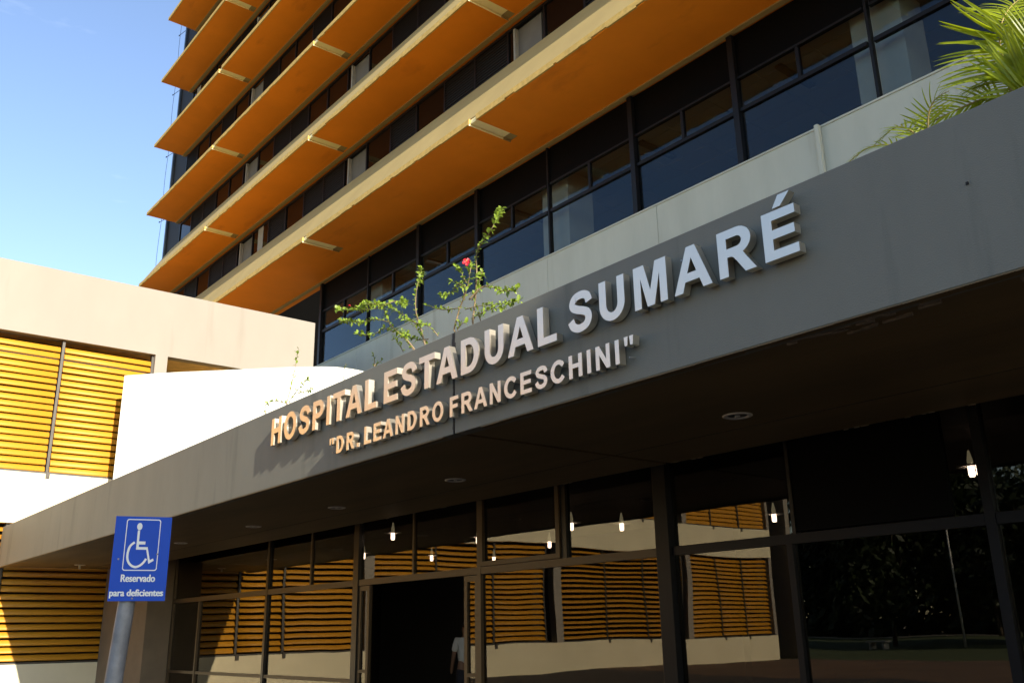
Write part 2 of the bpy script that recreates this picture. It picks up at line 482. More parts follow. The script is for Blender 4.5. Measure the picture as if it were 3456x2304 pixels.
# the tower stands clear behind the end of the wing: bays of 10.3 m and storeys of 4.2 m
TS = 1.195
for o in list(tower.children) + [c for w in tower.children for c in w.children]:
    if o.type == 'MESH':
        for v in o.data.vertices:
            v.co = (v.co.x * TS, v.co.y * TS, 1.6 + (v.co.z - 1.6) * TS)

# thin lightning cables stood off the far end of the tower
cb = thing('lightning_cable', 'thin dark lightning cable on stand-off brackets at the far edge of the tower', 'cable', (-51.3, 15.5, 0))
MB().tube([(.09 * math.sin(z * 1.3), 0, z) for z in [i * .6 for i in range(18, 80)]], .012, 4).build('wire', M['cable'], cb)
for z in (20.6, 25.0, 29.3, 33.6, 37.9):
    MB().tube([(.85, .1, z), (-.1, -.05, z + .03)], .016, 4).box(-.14, -.08, -.07, -.03, z, z + .08).build('bracket', M['cable'], cb)

# ================================================================== LOUVRED WING
XW = -27.06
wing = thing('louvred_wing', 'pale two-storey wing with yellow louvred window bays left of the canopy', 'building', (XW, -4, 0))
WP = Vector((-XW, 4, 0))
def wp(mb, name, m, parent=None, **k):
    o = mb.build(name, m, parent or wing, **k)
    if parent is None or parent is wing: o.location = WP
    return o
bays = [(.90, 8.44), (-6.94, .50), (-14.80, -7.75), (-21.0, -15.25)]
ZL0, ZL1, ZU0, ZU1, ZP = 1.05, 4.56, 5.90, 9.70, 11.72
XI = XW - .34
wp(B(XI, XW, -22.1, 13.60, ZU1, ZP), 'parapet_wall', M['wing_wall'])
wp(B(XI, XW - .003, -21.2, 13.60, ZL1, ZU0), 'spandrel_wall', M['wing_cream'])
wp(B(XI, XW - .003, -21.2, 13.60, 0, ZL0), 'base_wall', M['wing_cream'])
for (a, b) in ((8.44, 8.80), (.50, .90), (-7.75, -7.36), (-15.25, -14.95), (-21.2, -21.0)):
    wp(B(XI, XW, a, b, ZU0, ZU1), 'pier', M['wing_wall'])
    wp(B(XI, XW, a, b, ZL0, ZL1), 'pier', M['wing_wall'])
wp(B(XI, XW, 8.8, 13.6, ZL0, ZL1), 'pier', M['wing_wall'])
wp(B(XW - .9, XW - .8, -22.5, 8.62, 0, ZP - .4), 'inner_wall', M['tower_wall'])
wp(B(XW - 1.9, XW - 1.8, 8.80, 13.6, ZU0, ZU1), 'recess_wall', M['wood_soffit'])
wp(B(XW - 18, XI - .003, -21.7, 13.6, ZU1 + .02, ZU1 + .3), 'roof_slab', M['wood_soffit'])
wp(B(XW - 18, XW - .91, -22.5, -22.1, 0, ZP), 'end_wall', M['wing_wall'])
wp(B(XW - .79, XW + .32, -22.5, -22.15, 0, ZP), 'end_fin', M['wing_wall'])
wp(B(XW - 18, XI - .003, 13.3, 13.6, 0, ZP - .01), 'end_wall', M['wing_wall'])
# louvre blades: an airfoil bar tilted downwards
prof = []
for j in range(12):
    w = 2 * math.pi * j / 12
    u, v = .036 * math.cos(w), .092 * math.sin(w)
    a = R(24)
    prof.append((u * math.cos(a) - v * math.sin(a), v * math.cos(a) + u * math.sin(a)))
bl = MB().prism_y(prof, -.5, .5)
bl_o = bl.build('blade', M['yellow'], None)
blade_me = bl_o.data
bpy.data.objects.remove(bl_o)
for p in blade_me.polygons: p.use_smooth = len(p.vertices) == 4
def louvre(y0, y1, z0, z1, individual, open_=0, cuts=None):
    """one bay: three columns of blades between posts"""
    pan = bpy.data.objects.new('louvre_bay', None); COL.objects.link(pan); pan.parent = wing; pan.location = WP
    n = 3; w = (y1 - y0) / n
    cuts = cuts or [y0 + w * i for i in range(n + 1)]
    joined = MB()
    m = MB().box(XW - .20, XW - .02, y0, y1, z0 - .002, z0 + .045)
    m.build('bottom_rail', M['grey_post'], pan)
    for i in range(n + 1):
        yy = cuts[i]
        yy = min(max(yy, y0 + .03), y1 - .03)
        p = MB().box(XW - .27, XW - .12, yy - .035, yy + .035, z0 + .046, z1)
        if 0 < i < n: p.box(XW - .119, XW + .03, yy - .05, yy + .05, z0 - .12, z0 + .045)
        p.build('post', M['grey_post'], pan)
    pitch = .188
    for i in range(n):
        a, b = cuts[i] + .06, cuts[i + 1] - .06
        z = z0 + .15
        while z < z1 - .12:
            c = (XW - .19, (a + b) / 2, z)
            if individual:
                o = bpy.data.objects.new('blade', blade_me); COL.objects.link(o); o.parent = pan
                o.location = (c[0], c[1], c[2] + random.uniform(-.006, .006)); o.scale = (1, b - a, 1)
                o.rotation_euler = (random.uniform(-.003, .003), R(random.uniform(-4, 4) + (-14 if open_ == 99 and i == 2 else -27 if open_ == 99 else open_)), 0)
            else:
                joined.add([(c[0] + v.co.x, c[1] + v.co.y * (b - a), c[2] + v.co.z) for v in blade_me.vertices], [tuple(p.vertices) for p in blade_me.polygons])
            z += pitch
    if joined.v:
        stuff(joined.build('blade', M['yellow'], pan))
for i, (a, b) in enumerate(bays):
    louvre(a, b, ZL0, ZL1, True, (99, -26, -40, -22)[i], [.9, 3.74, 5.16, 8.44] if i == 0 else None)
    louvre(a, b, ZU0, ZU1, i == 0)

# ================================================================== CURVED WALL
cw = thing('curved_wall', 'tall curved white wall standing between the louvred wing and the grey canopy', 'wall', (-23, 10, 3.9))
cp = [(-26.14, 7.36), (-25.18, 8.2), (-24.4, 8.98), (-23.7, 9.70), (-22.85, 10.55), (-22.25, 11.25), (-21.95, 11.75), (-21.87, 12.3), (-21.95, 12.9), (-22.1, 13.60)]
def catmull(P, n=6):
    P = [Vector(p) for p in P]; out = []
    for i in range(len(P) - 1):
        p0, p1, p2, p3 = P[max(i-1,0)], P[i], P[i+1], P[min(i+2,len(P)-1)]
        for j in range(n):
            t = j / n
            out.append(.5 * ((2*p1) + (-p0+p2)*t + (2*p0-5*p1+4*p2-p3)*t*t + (-p0+3*p1-3*p2+p3)*t**3))
    out.append(P[-1]); return out
cc = catmull([Vector((x, y, 0)) for x, y in cp])
m = MB(); vs = []; n = len(cc)
for i, p in enumerate(cc):
    t = (cc[min(i+1,n-1)] - cc[max(i-1,0)]).normalized(); nn = Vector((-t.y, t.x, 0)) * .22
    for q in (p, p + nn):
        for z in (0, 4.77): vs.append((q.x + 23, q.y - 10, z))
fs = []
for i in range(n - 1):
    a, b = i * 4, (i + 1) * 4
    fs += [(a, b, b+1, a+1), (a+2, b+2, b+3, a+3), (a+1, b+1, b+3, a+3), (a, b, b+2, a+2)]
fs += [(0, 1, 3, 2), ((n-1)*4, (n-1)*4+1, (n-1)*4+3, (n-1)*4+2)]
MB().add(vs, fs).build('wall', M['white_wall'], cw)

# ================================================================== CANOPY
ZC0, ZC1, XJ = 3.40, 4.415, -6.98
can = thing('entrance_canopy', 'long grey concrete canopy carrying the metal hospital lettering over the glass entrance', 'canopy', (-12, 6.5, 0))
CP = Vector((12, -6.5, 0))
def cpn(mb, name, m, parent=None, **k):
    o = mb.build(name, m, parent or can, **k)
    if parent is None or parent is can: o.location = CP
    return o
def fascia(x0, x1):
    return MB().box(x0, x1, 5.0, 5.13, ZC0, ZC1)
cpn(fascia(-26.86, XJ - .012), 'fascia', M['fascia'], bevel=.006)
cpn(fascia(XJ + .012, 7), 'fascia', M['fascia'], bevel=.006)
# broken edges of the joint in the fascia
m = MB(); z = ZC0
while z < ZC1 - .02:
    h = random.uniform(.02, .07); h = min(h, ZC1 - z)
    w = .006 + .012 * random.random() + (.014 if z > 4.15 else 0)
    m.box(XJ - w, XJ + w * random.uniform(.4, 1), 4.9975, 5.02, z, z + h); z += h
stuff(cpn(m, 'fascia_joint', M['black_joint']))
cpn(B(-26.60, 7, 5.13, 16.30, 3.80, 3.95), 'roof_slab', M['roof'])
cpn(B(-26.60, XJ - .035, 5.132, 8.02, ZC0 + .012, 3.798), 'soffit_panel', M['soffit'])
cpn(B(XJ + .035, 7, 5.132, 8.02, ZC0 + .012, 3.798), 'soffit_panel', M['soffit'])
cpn(B(XJ - .034, XJ + .034, 5.132, 8.02, ZC0 + .05, 3.798), 'soffit_joint', M['black_joint'])
cpn(B(-26.6, 7, 8.021, 8.42, 3.62, 3.798), 'edge_recess', M['black_joint'])
# drip lip under the fascia, chipped on the right
m = MB(); x = -26.8
while x < 7:
    w = random.uniform(.05, .4)
    if abs(x + w/2 - XJ) > .1 + w/2:
        m.box(x, x + w - .002, 5.002, 5.05 + random.uniform(0, .03), ZC0 - random.uniform(.006, .009), ZC0 - .0005)
    x += w
stuff(cpn(m, 'drip_edge', M['soffit']))
m = MB()
for (xx, n, sd) in ((-2.55, 26, .32), (-1.75, 14, .35), (-3.2, 10, .3)):
    for i in range(n):
        x = random.gauss(xx, sd); y = 5.06 + abs(random.gauss(0, .10)); w = random.uniform(.03, .16)
        m.box(x, x + w, y, y + random.uniform(.006, .03), ZC0 + .004 - random.uniform(0, .012), ZC0 + .0125)
stuff(cpn(m, 'chipped_patch', M['flake']))
m = MB()
for i in range(34):
    x = random.uniform(-15, 4) if i % 3 else random.gauss(-3.6, 1.0); w = random.uniform(.01, .09)
    y = 8.0 + random.uniform(-.012, .02)
    m.box(x, x + w, y, y + random.uniform(.005, .014), ZC0 + .004, ZC0 + .014)
stuff(cpn(m, 'flaked_edge', M['flake']))
# faint lines where the soffit boards meet
m = MB()
for y in (7.12,):
    m.box(-26.5, XJ - .05, y, y + .006, ZC0 + .009, ZC0 + .0125); m.box(XJ + .05, 7, y, y + .006, ZC0 + .009, ZC0 + .0125)
stuff(cpn(m, 'board_joints', M['black_joint']))
cpn(B(-26.5, 7, 5.14, 6.9, 3.951, 4.14), 'planter_bed', M['soil'])
cpn(B(-26.5, 7, 6.9, 7.0, 3.951, 4.30), 'planter_kerb', M['roof'])
cpn(B(XW + .003, -23.55, 7.75, 8.45, 0, 3.795), 'end_column', M['brown_column'])
cpn(MB().box(-2.0, -1.985, 4.99, 5.0, 3.97, 3.985), 'bolt_hole', M['black_joint'])

# ------------------------------------------------------------------ sign letters
def arc(cx, cy, rx, ry, a0, a1, n=14):
    return [(cx + rx * math.cos(R(a0 + (a1 - a0) * i / n)), cy + ry * math.sin(R(a0 + (a1 - a0) * i / n))) for i in range(n + 1)]
def stroke(P, w0, n=5, wfun=None):
    pts = catmull([Vector((x, y, 0)) for x, y in P], n)
    L, Rr = [], []
    for i, p in enumerate(pts):
        t = (pts[min(i+1, len(pts)-1)] - pts[max(i-1, 0)]).normalized()
        w = (w0 * (1 - .14 * t.x * t.x)) / 2
        nn = Vector((-t.y, t.x, 0)) * w
        L.append(((p + nn).x, (p + nn).y)); Rr.append(((p - nn).x, (p - nn).y))
    return L + Rr[::-1]
Ebars = [(.10,0),(.10,1),(.85,1),(.85,.83),(.305,.83),(.305,.60),(.81,.60),(.81,.43),(.305,.43),(.305,.17),(.87,.17),(.87,0)]
G = {
 'H': (1.008, [[(.10,0),(.10,1),(.305,1),(.305,.605),(.70,.605),(.70,1),(.905,1),(.905,0),(.70,0),(.70,.435),(.305,.435),(.305,0)]]),
 'I': (.388, [[(.09,0),(.09,1),(.297,1),(.297,0)]]),
 'T': (.853, [[(.325,0),(.325,.83),(.03,.83),(.03,1),(.825,1),(.825,.83),(.53,.83),(.53,0)]]),
 'L': (.853, [[(.105,0),(.105,1),(.31,1),(.31,.17),(.805,.17),(.805,0)]]),
 'E': (.932, [Ebars]),
 'É': (.932, [Ebars, [(.385,1.075),(.53,1.30),(.765,1.30),(.545,1.075)]]),
 'F': (.853, [[(.10,0),(.10,1),(.80,1),(.80,.83),(.305,.83),(.305,.595),(.735,.595),(.735,.425),(.305,.425),(.305,0)]]),
 'A': (1.008, [[(0,0),(.392,1),(.612,1),(1.008,0),(.787,0),(.70,.227),(.295,.227),(.215,0)], [(.357,.395),(.50,.775),(.638,.395)]]),
 'M': (1.163, [[(.10,0),(.10,1),(.40,1),(.582,.32),(.765,1),(1.065,1),(1.065,0),(.878,0),(.878,.787),(.68,0),(.486,0),(.287,.787),(.287,0)]]),
 'N': (1.008, [[(.10,0),(.10,1),(.30,1),(.708,.335),(.708,1),(.90,1),(.90,0),(.70,0),(.292,.655),(.292,0)]]),
 'O': (1.086, [arc(.543,.5,.485,.515,0,345,23), arc(.543,.5,.272,.345,0,345,23)]),
 'D': (1.008, [[(.10,0),(.10,1)] + arc(.47,.5,.455,.5,90,-90,16), [(.305,.17),(.305,.83)] + arc(.45,.5,.262,.33,90,-90,14)]),
 'U': (1.008, [[(.10,1),(.10,.38)] + arc(.502,.385,.402,.40,180,360,16)[1:] + [(.905,1),(.70,1),(.70,.39)] + arc(.502,.39,.197,.225,0,-180,12)[1:] + [(.305,1)]]),
 'P': (.932, [[(.10,0),(.10,1)] + arc(.535,.69,.35,.31,90,-90,12) + [(.305,.38),(.305,0)], [(.305,.55),(.305,.83)] + arc(.51,.69,.16,.14,90,-90,10)]),
 'R': (1.008, [[(.10,0),(.10,1)] + arc(.585,.71,.335,.29,90,-70,12) + [(.755,.34),(.99,0),(.745,0),(.56,.275),(.47,.39),(.40,.417),(.305,.417),(.305,0)], [(.305,.58),(.305,.83)] + arc(.575,.705,.135,.125,90,-90,10)]),
 'S': (.932, [stroke([(.79,.70),(.745,.83),(.62,.905),(.46,.918),(.30,.875),(.215,.745),(.262,.635),(.41,.558),(.58,.500),(.725,.415),(.765,.28),(.69,.145),(.53,.085),(.37,.09),(.225,.17),(.15,.315)], .205)]),
 'C': (1.008, [stroke([(.545 + .385*math.cos(R(a)), .5 + .418*math.sin(R(a))) for a in (36, 60, 90, 120, 150, 180, 210, 240, 270, 300, 324)], .21)]),
 '"': (.662, [[(.09,1),(.29,1),(.25,.64),(.13,.64)], [(.39,1),(.59,1),(.55,.64),(.43,.64)]]),
 '.': (.388, [[(.09,0),(.09,.205),(.297,.205),(.297,0)]]),
}
def glyph_mesh(ch, cap, depth):
    cu = bpy.data.curves.new('letter', 'CURVE'); cu.dimensions = '2D'; cu.fill_mode = 'BOTH'
    cu.extrude = depth / 2; cu.bevel_depth = 0; cu.offset = .011 * cap
    for loop in G[ch][1]:
        s = cu.splines.new('POLY'); s.points.add(len(loop) - 1); s.use_cyclic_u = True
        for i, (x, y) in enumerate(loop): s.points[i].co = (x * cap, y * cap, 0, 1)
    o = bpy.data.objects.new('letter', cu)
    me = bpy.data.meshes.new_from_object(o)
    bpy.data.objects.remove(o); bpy.data.curves.remove(cu)
    for v in me.vertices:
        x, y, z = v.co; v.co = (x, -z, y)
    bm = bmesh.new(); bm.from_mesh(me)
    bmesh.ops.remove_doubles(bm, verts=bm.verts, dist=1e-5)
    bmesh.ops.recalc_face_normals(bm, faces=bm.faces)
    for f in bm.faces: f.material_index = 0 if abs(f.normal.y) > .7 else 1
    for f in bm.faces: f.smooth = False
    bm.to_mesh(me); bm.free()
    me.name = 'letter'
    me.materials.clear(); me.materials.append(M['steel']); me.materials.append(M['polished'])
    return me
def word(parent, text, x0, x1, z, cap, Yc, depth):
    """letters spread so that the word spans x0..x1"""
    lsb = min(p[0] for l in G[text[0]][1] for p in l); last = G[text[-1]]
    rsb = last[0] - max(p[0] for l in last[1] for p in l)
    nat = (sum(G[c][0] for c in text) - lsb - rsb) * cap
    tr = (x1 - x0 - nat) / max(1, len(text) - 1)
    x = x0 - lsb * cap
    for c in text:
        o = link('letter', glyph_mesh(c, cap, depth), parent)
        o.location = (x - parent.location.x, Yc - parent.location.y, z - parent.location.z)
        if c.isalpha(): o['label'] = 'letter ' + c
        x += G[c][0] * cap + tr
DP = .07
s1 = thing('wall_lettering', 'large stainless steel letters reading HOSPITAL ESTADUAL SUMARÉ on the grey canopy edge', 'sign', (-7, 5, 3.915))
q = (4.905 - 0) / 4.925
for w_, a, b in (('HOSPITAL', -10.862, -8.301), ('ESTADUAL', -8.142, -5.41), ('SUMARÉ', -5.255, -3.057)):
    word(s1, w_, a * q, b * q, 3.906, .334, 4.905 + DP/2, DP)
s2 = thing('wall_lettering', 'smaller stainless steel letters reading "DR. LEANDRO FRANCESCHINI" on the lower canopy edge', 'sign', (-7, 5, 3.545))
for w_, a, b in (('"DR.', -9.30, -8.64), ('LEANDRO', -8.526, -7.05), ('FRANCESCHINI"', -6.94, -4.55)):
    word(s2, w_, a * q, b * q, 3.537, .189, 4.905 + DP/2, DP)

for s_ in (s1, s2):
    m = MB()
    for o in s_.children:
        xs_ = [v.co.x for v in o.data.vertices]; zs_ = [v.co.z for v in o.data.vertices]
        for fx, fz in ((.22, .2), (.22, .8)):
            x = o.location.x + min(xs_) + (max(xs_) - min(xs_)) * .16; z = o.location.z + max(zs_) * fz
            m.box(x - .005, x + .005, -.06, 0, z - .005, z + .005)
    m.build('mounting_pegs', M['polished'], s_)['kind'] = 'stuff'

# ------------------------------------------------------------------ recessed lamps in the soffit
ring_mb = lambda: MB().lathe([(.085, .012), (.09, -.004), (.115, -.012), (.132, -.006), (.135, .012)], k=28)
for i, (x, y) in enumerate([(-4.95, 6.66), (-9.25, 6.65), (-12.30, 6.68), (-15.2, 6.67), (-25.25, 6.55), (-18.6, 6.66), (-21.9, 6.66)]):
    lab = ['ringed downlight in the dark soffit right of the joint, nearest the camera',
           'ringed downlight in the soffit just left of the joint, below the word FRANCESCHINI',
           'small ringed downlight third from the right in the brown soffit',
           'small ringed downlight fourth from the right in the brown soffit',
           'downlight with a bulb hanging from it at the far left end of the soffit',
           'distant soffit downlight just right of the blue parking sign',
           'distant soffit downlight close behind the blue parking sign'][i]
    d = thing('downlight', lab, 'ceiling lamp', (x, y, ZC0 + .011), 'downlights in the canopy soffit')
    ring_mb().build('ring', M['ring'], d, smooth=True)
    MB().lathe([(0, -.001), (.084, -.001)], k=24).build('recess', M['lamp_dark'], d)
    lo = -.10 if i == 4 else -.012
    MB().lathe([(0, lo), (.022, lo), (.028, lo + .02), (.028, .0)], k=10).build('bulb', M['bulb'], d, smooth=True)

# ================================================================== GLAZED ENTRANCE
YE = 8.40
ent = thing('glazed_entrance', 'dark bronze glazed entrance wall under the canopy reflecting the louvred wing', 'glass wall', (-12, YE, 0))
EP = Vector((12, -YE, 0))
def ep(mb, name, m, parent=None, **k):
    o = mb.build(name, m, parent or ent, **k)
    if parent is None or parent is ent: o.location = EP
    return o
ZG, T0, T1 = 3.62, 2.42, 2.52
def vpost(x, w, z0, z1, m='bronze', d=.05):
    ep(B(x - w/2, x + w/2, YE - d, YE + .05, z0, z1), 'post', M[m])
vpost(-23.5, .08, 0, ZG); vpost(-21.79, .07, 0, T0); vpost(-18.19, .09, 0, ZG, 'dark_frame'); vpost(-14.59, .17, 0, ZG, 'dark_frame', .06)
vpost(-11.03, .09, 0, ZG); vpost(-7.41, .20, 0, ZG, 'black_frame', .09); vpost(-7.53, .04, 0, ZG, 'bronze', .05); vpost(-5.71, .07, 0, T0, 'black_frame'); vpost(-3.65, .09, 0, ZG, 'black_frame'); vpost(-.05, .12, 0, ZG, 'black_frame')
for x in (-16.34, -12.81):
    ep(B(x - .025, x + .025, YE - .03, YE + .04, T1, ZG), 'mullion', M['bronze'])
ep(B(-9.22, -9.12, YE - .045, YE + .04, T1, ZG), 'mullion', M['dark_frame'])
xs = [-23.46, -18.235, -14.505, -11.075, -7.55]
for a, b in [(-23.46, -18.24), (-18.14, -14.68), (-14.50, -11.08), (-10.98, -7.56), (-7.30, -3.70), (-3.60, -.12), (.02, 6)]:
    ep(B(a, b, YE - .045, YE + .045, T0, T1), 'transom', M['bronze'] if a < -7.5 else M['black_frame'])
    ep(B(a, b, YE - .04, YE + .05, ZG - .06, ZG), 'head_rail', M['dark_frame'])
for a, b in [(-23.46, -21.83), (-21.75, -18.24), (-18.14, -14.68)]:
    ep(B(a, b, YE - .035, YE + .035, .83, .89), 'rail', M['bronze'])
PANE_N = [0]
def pane(x0, x1, z0, z1, tilt=0.3, turn=0.0, parent=None, y=YE, name='pane'):
    """a pane is never quite plumb: tilt leans its head out, turn swings its right edge in (degrees)"""
    h, w = z1 - z0, x1 - x0
    ty, tx = math.tan(R(tilt)) * h / 2, math.tan(R(turn)) * w / 2
    def q(x, z): return y + (tx if x == x1 else -tx) + (-ty if z == z1 else ty)
    vs = []
    for dy in (0, .008):
        vs += [(x0, q(x0,z0)+dy, z0), (x1, q(x1,z0)+dy, z0), (x1, q(x1,z1)+dy, z1), (x0, q(x0,z1)+dy, z1)]
    return ep(MB().add(vs, [(0,1,2,3),(4,5,6,7),(0,1,5,4),(2,3,7,6),(0,3,7,4),(1,2,6,5)]), name, M['glass_lobby'], parent)
TL = .30
pane(-23.46, -21.83, .89, T0, TL); pane(-21.75, -18.24, .89, T0, TL, .10); pane(-18.14, -14.68, .89, T0, TL, -.05)
pane(-23.46, -21.83, .02, .83, TL); pane(-21.75, -18.24, .02, .83, TL); pane(-18.14, -14.68, .02, .83, TL)
pane(-23.46, -18.24, T1, ZG - .06, TL, .05); pane(-18.14, -16.37, T1, ZG - .06, TL + .1); pane(-16.31, -14.68, T1, ZG - .06, TL)
pane(-14.50, -12.84, T1, ZG - .06, TL, .12); pane(-12.78, -11.08, T1, ZG - .06, TL, .05)
pane(-10.98, -7.56, .02, T0, TL)
pane(-9.12, -7.56, T1, ZG - .06, TL - .05, .05)
pane(-7.30, -5.75, .02, T0, TL - .1); pane(-5.67, -3.70, .02, T0, TL - .1); pane(-7.30, -5.66, T1, ZG - .06, TL - .15)
pane(-3.60, -.12, .02, T0, TL); pane(-3.60, -.12, T1, ZG - .06, TL); pane(.02, 6, .02, ZG - .06, TL)
# top-hung window in its own frame beside the door
aw = bpy.data.objects.new('awning_window', None); COL.objects.link(aw); aw.parent = ent; aw.location = EP
f = MB()
f.box(-10.98, -10.91, YE - .075, YE + .03, T1 + .005, ZG - .065); f.box(-9.30, -9.225, YE - .075, YE + .03, T1 + .005, ZG - .065)
f.box(-10.91, -9.30, YE - .075, YE + .03, T1 + .005, T1 + .07); f.box(-10.91, -9.30, YE - .075, YE + .03, ZG - .13, ZG - .065)
f.build('frame', M['bronze'], aw)
pane(-10.91, -9.30, T1 + .07, ZG - .13, TL + .25, -.15, parent=aw, y=YE - .03)
# opaque black panel standing in for a tilted pane's dark reflection
ep(B(-5.62, -3.98, YE - .03, YE + .03, T1 + .02, ZG - .07), 'blind_panel', M['panel_black'])
ep(B(-5.66, -5.62, YE - .045, YE + .04, T1, ZG - .06), 'mullion', M['dark_frame'])
pane(-3.975, -3.70, T1, ZG - .06, TL)
# sliding door leaves, parked open at both sides of the opening
for (a, b) in ((-14.50, -14.15), (-11.42, -11.08)):
    d = bpy.data.objects.new('sliding_door', None); COL.objects.link(d); d.parent = ent; d.location = EP
    f = MB(); f.box(a, a + .075, YE - .03, YE + .03, .02, T0 - .01); f.box(b - .075, b, YE - .03, YE + .03, .02, T0 - .01)
    f.box(a + .075, b - .075, YE - .03, YE + .03, T0 - .09, T0 - .01); f.box(a + .075, b - .075, YE - .03, YE + .03, .02, .12); f.box(a + .075, b - .075, YE - .03, YE + .03, 1.0, 1.05)
    f.build('frame', M['bronze'], d)
    pane(a + .075, b - .075, 1.05, T0 - .09, TL, parent=d); pane(a + .075, b - .075, .12, 1.0, TL, parent=d)
# unlit lobby behind the glass
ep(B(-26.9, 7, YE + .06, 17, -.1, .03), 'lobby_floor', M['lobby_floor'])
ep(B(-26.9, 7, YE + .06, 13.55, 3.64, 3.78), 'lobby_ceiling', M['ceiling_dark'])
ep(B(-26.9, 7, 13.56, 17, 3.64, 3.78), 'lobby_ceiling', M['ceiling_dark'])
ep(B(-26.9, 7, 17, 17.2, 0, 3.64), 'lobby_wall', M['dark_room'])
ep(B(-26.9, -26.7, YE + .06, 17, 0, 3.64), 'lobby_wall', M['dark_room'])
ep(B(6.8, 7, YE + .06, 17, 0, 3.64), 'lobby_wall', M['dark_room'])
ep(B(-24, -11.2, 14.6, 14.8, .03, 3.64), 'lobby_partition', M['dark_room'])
lamps = [(-14.03, 8.74, 'lit lobby lamp above the left half of the open doorway'), (-13.90, 10.51, 'lit lobby lamp just left of the post right of the doorway'),
         (-17.75, 12.1, 'lit lobby lamp seen over the right half of the doorway, lower than its neighbours'), (-17.46, 13.67, 'small lit lobby lamp low in the left part of the top-hung window'),
         (-13.92, 12.3, 'lit lobby lamp at the right side of the top-hung window'), (-11.28, 10.46, 'bright lit lobby lamp just right of the top-hung window'),
         (-10.9, 11.25, 'lit lobby lamp halfway between the top-hung window and the thick dark post'), (-17.9, 10.42, 'lit lobby lamp half hidden by the dark post left of the doorway'),
         (-8.73, 12.44, 'lit lobby lamp right of the thick dark post, by the reflected wing end'), (-4.74, 10.58, 'violet-white twin lobby lamp high up at the far right of the entrance')]
for i, (x, y, lab) in enumerate(lamps):
    z = 3.3
    l = thing('lobby_lamp', lab, 'ceiling lamp', (x, y, z), 'lit lamps in the lobby')
    MB().lathe([(.05, .0), (.15, -.008), (.155, .008), (.05, .014)], k=20).build('ring', M['ring'], l, smooth=True)
    b = MB().lathe([(0, -.125), (.028, -.12), (.036, -.10), (.036, .0)], k=10)
    if i == 9: b.lathe([(0, -.125), (.028, -.12), (.036, -.10), (.036, .0)], c=(.09, 0, 0), k=10)
    b.build('tube', M['lit'], l, smooth=True)
    MB().lathe([(.03, .012), (.034, .06), (.020, .13), (.010, .18)], k=10).build('reflector', M['reflector'], l, smooth=True)  # glowing stem added above the ring to imitate the bulb's fading glow

# ================================================================== PARKING SIGN
dd = Vector((-.953, .3015, 0)); side = Vector((.3015, .953, 0))
sg = thing('parking_sign', 'blue disabled parking sign with white wheelchair symbol on a dark grey pole', 'sign', tuple(dd * 5.0 + Vector((.02, 0, 0))))
# local frame of the board: u to the right as seen, v up, w towards the viewer
bo = sg.location.copy(); nrm = -dd
def SB(u, v, w): p = side * u + nrm * w; return (p.x, p.y, v)
Z0, Z1, UW = 1.7775, 2.1815, .130
def sbox(m, u0, u1, v0, v1, w0, w1):
    c = [SB(u, v, w) for w in (w0, w1) for v in (v0, v1) for u in (u0, u1)]
    return m.add(c, [(0,1,3,2),(4,5,7,6),(0,1,5,4),(2,3,7,6),(0,2,6,4),(1,3,7,5)])
sbox(MB(), -UW, UW, Z0, Z1, 0, .006).build('board', M['blue'], sg)
m = MB()
for u, v in ((-.10, 1.975), (.075, 2.0), (-.02, 1.79)):
    sbox(m, u - .004, u + .004, v - .004, v + .004, .0062, .009)
m.build('rivet', M['pole'], sg)
PT = Vector(SB(-.030, Z0 + .20, -.048)); PB = Vector(SB(-.150, 0, -.048))
m = MB(); N = 14
m.tube([PB + (PT - PB) * (i / N) for i in range(N + 1)], [.046 - .007 * i / N for i in range(N + 1)], 18)
m.build('pole', M['pole'], sg, smooth=True)
def flat(loops, w0, w1, name):
    """a printed mark: closed outlines in (u, v) with holes, as a thin raised film"""
    cu = bpy.data.curves.new(name, 'CURVE'); cu.dimensions = '2D'; cu.fill_mode = 'BOTH'; cu.extrude = (w1 - w0) / 2
    for loop in loops:
        s = cu.splines.new('POLY'); s.points.add(len(loop) - 1); s.use_cyclic_u = True
        for i, (x, y) in enumerate(loop): s.points[i].co = (x, y, 0, 1)
    o = bpy.data.objects.new(name, cu); me = bpy.data.meshes.new_from_object(o)
    bpy.data.objects.remove(o); bpy.data.curves.remove(cu)
    for v in me.vertices: v.co = SB(v.co.x, v.co.y, v.co.z + (w0 + w1) / 2)
    me.materials.clear(); me.materials.append(M['white_print'])
    return link(name, me, sg)
def rrect(u0, u1, v0, v1, r):
    return arc(u1 - r, v1 - r, r, r, 0, 90, 6) + arc(u0 + r, v1 - r, r, r, 90, 180, 6) + arc(u0 + r, v0 + r, r, r, 180, 270, 6) + arc(u1 - r, v0 + r, r, r, 270, 360, 6)
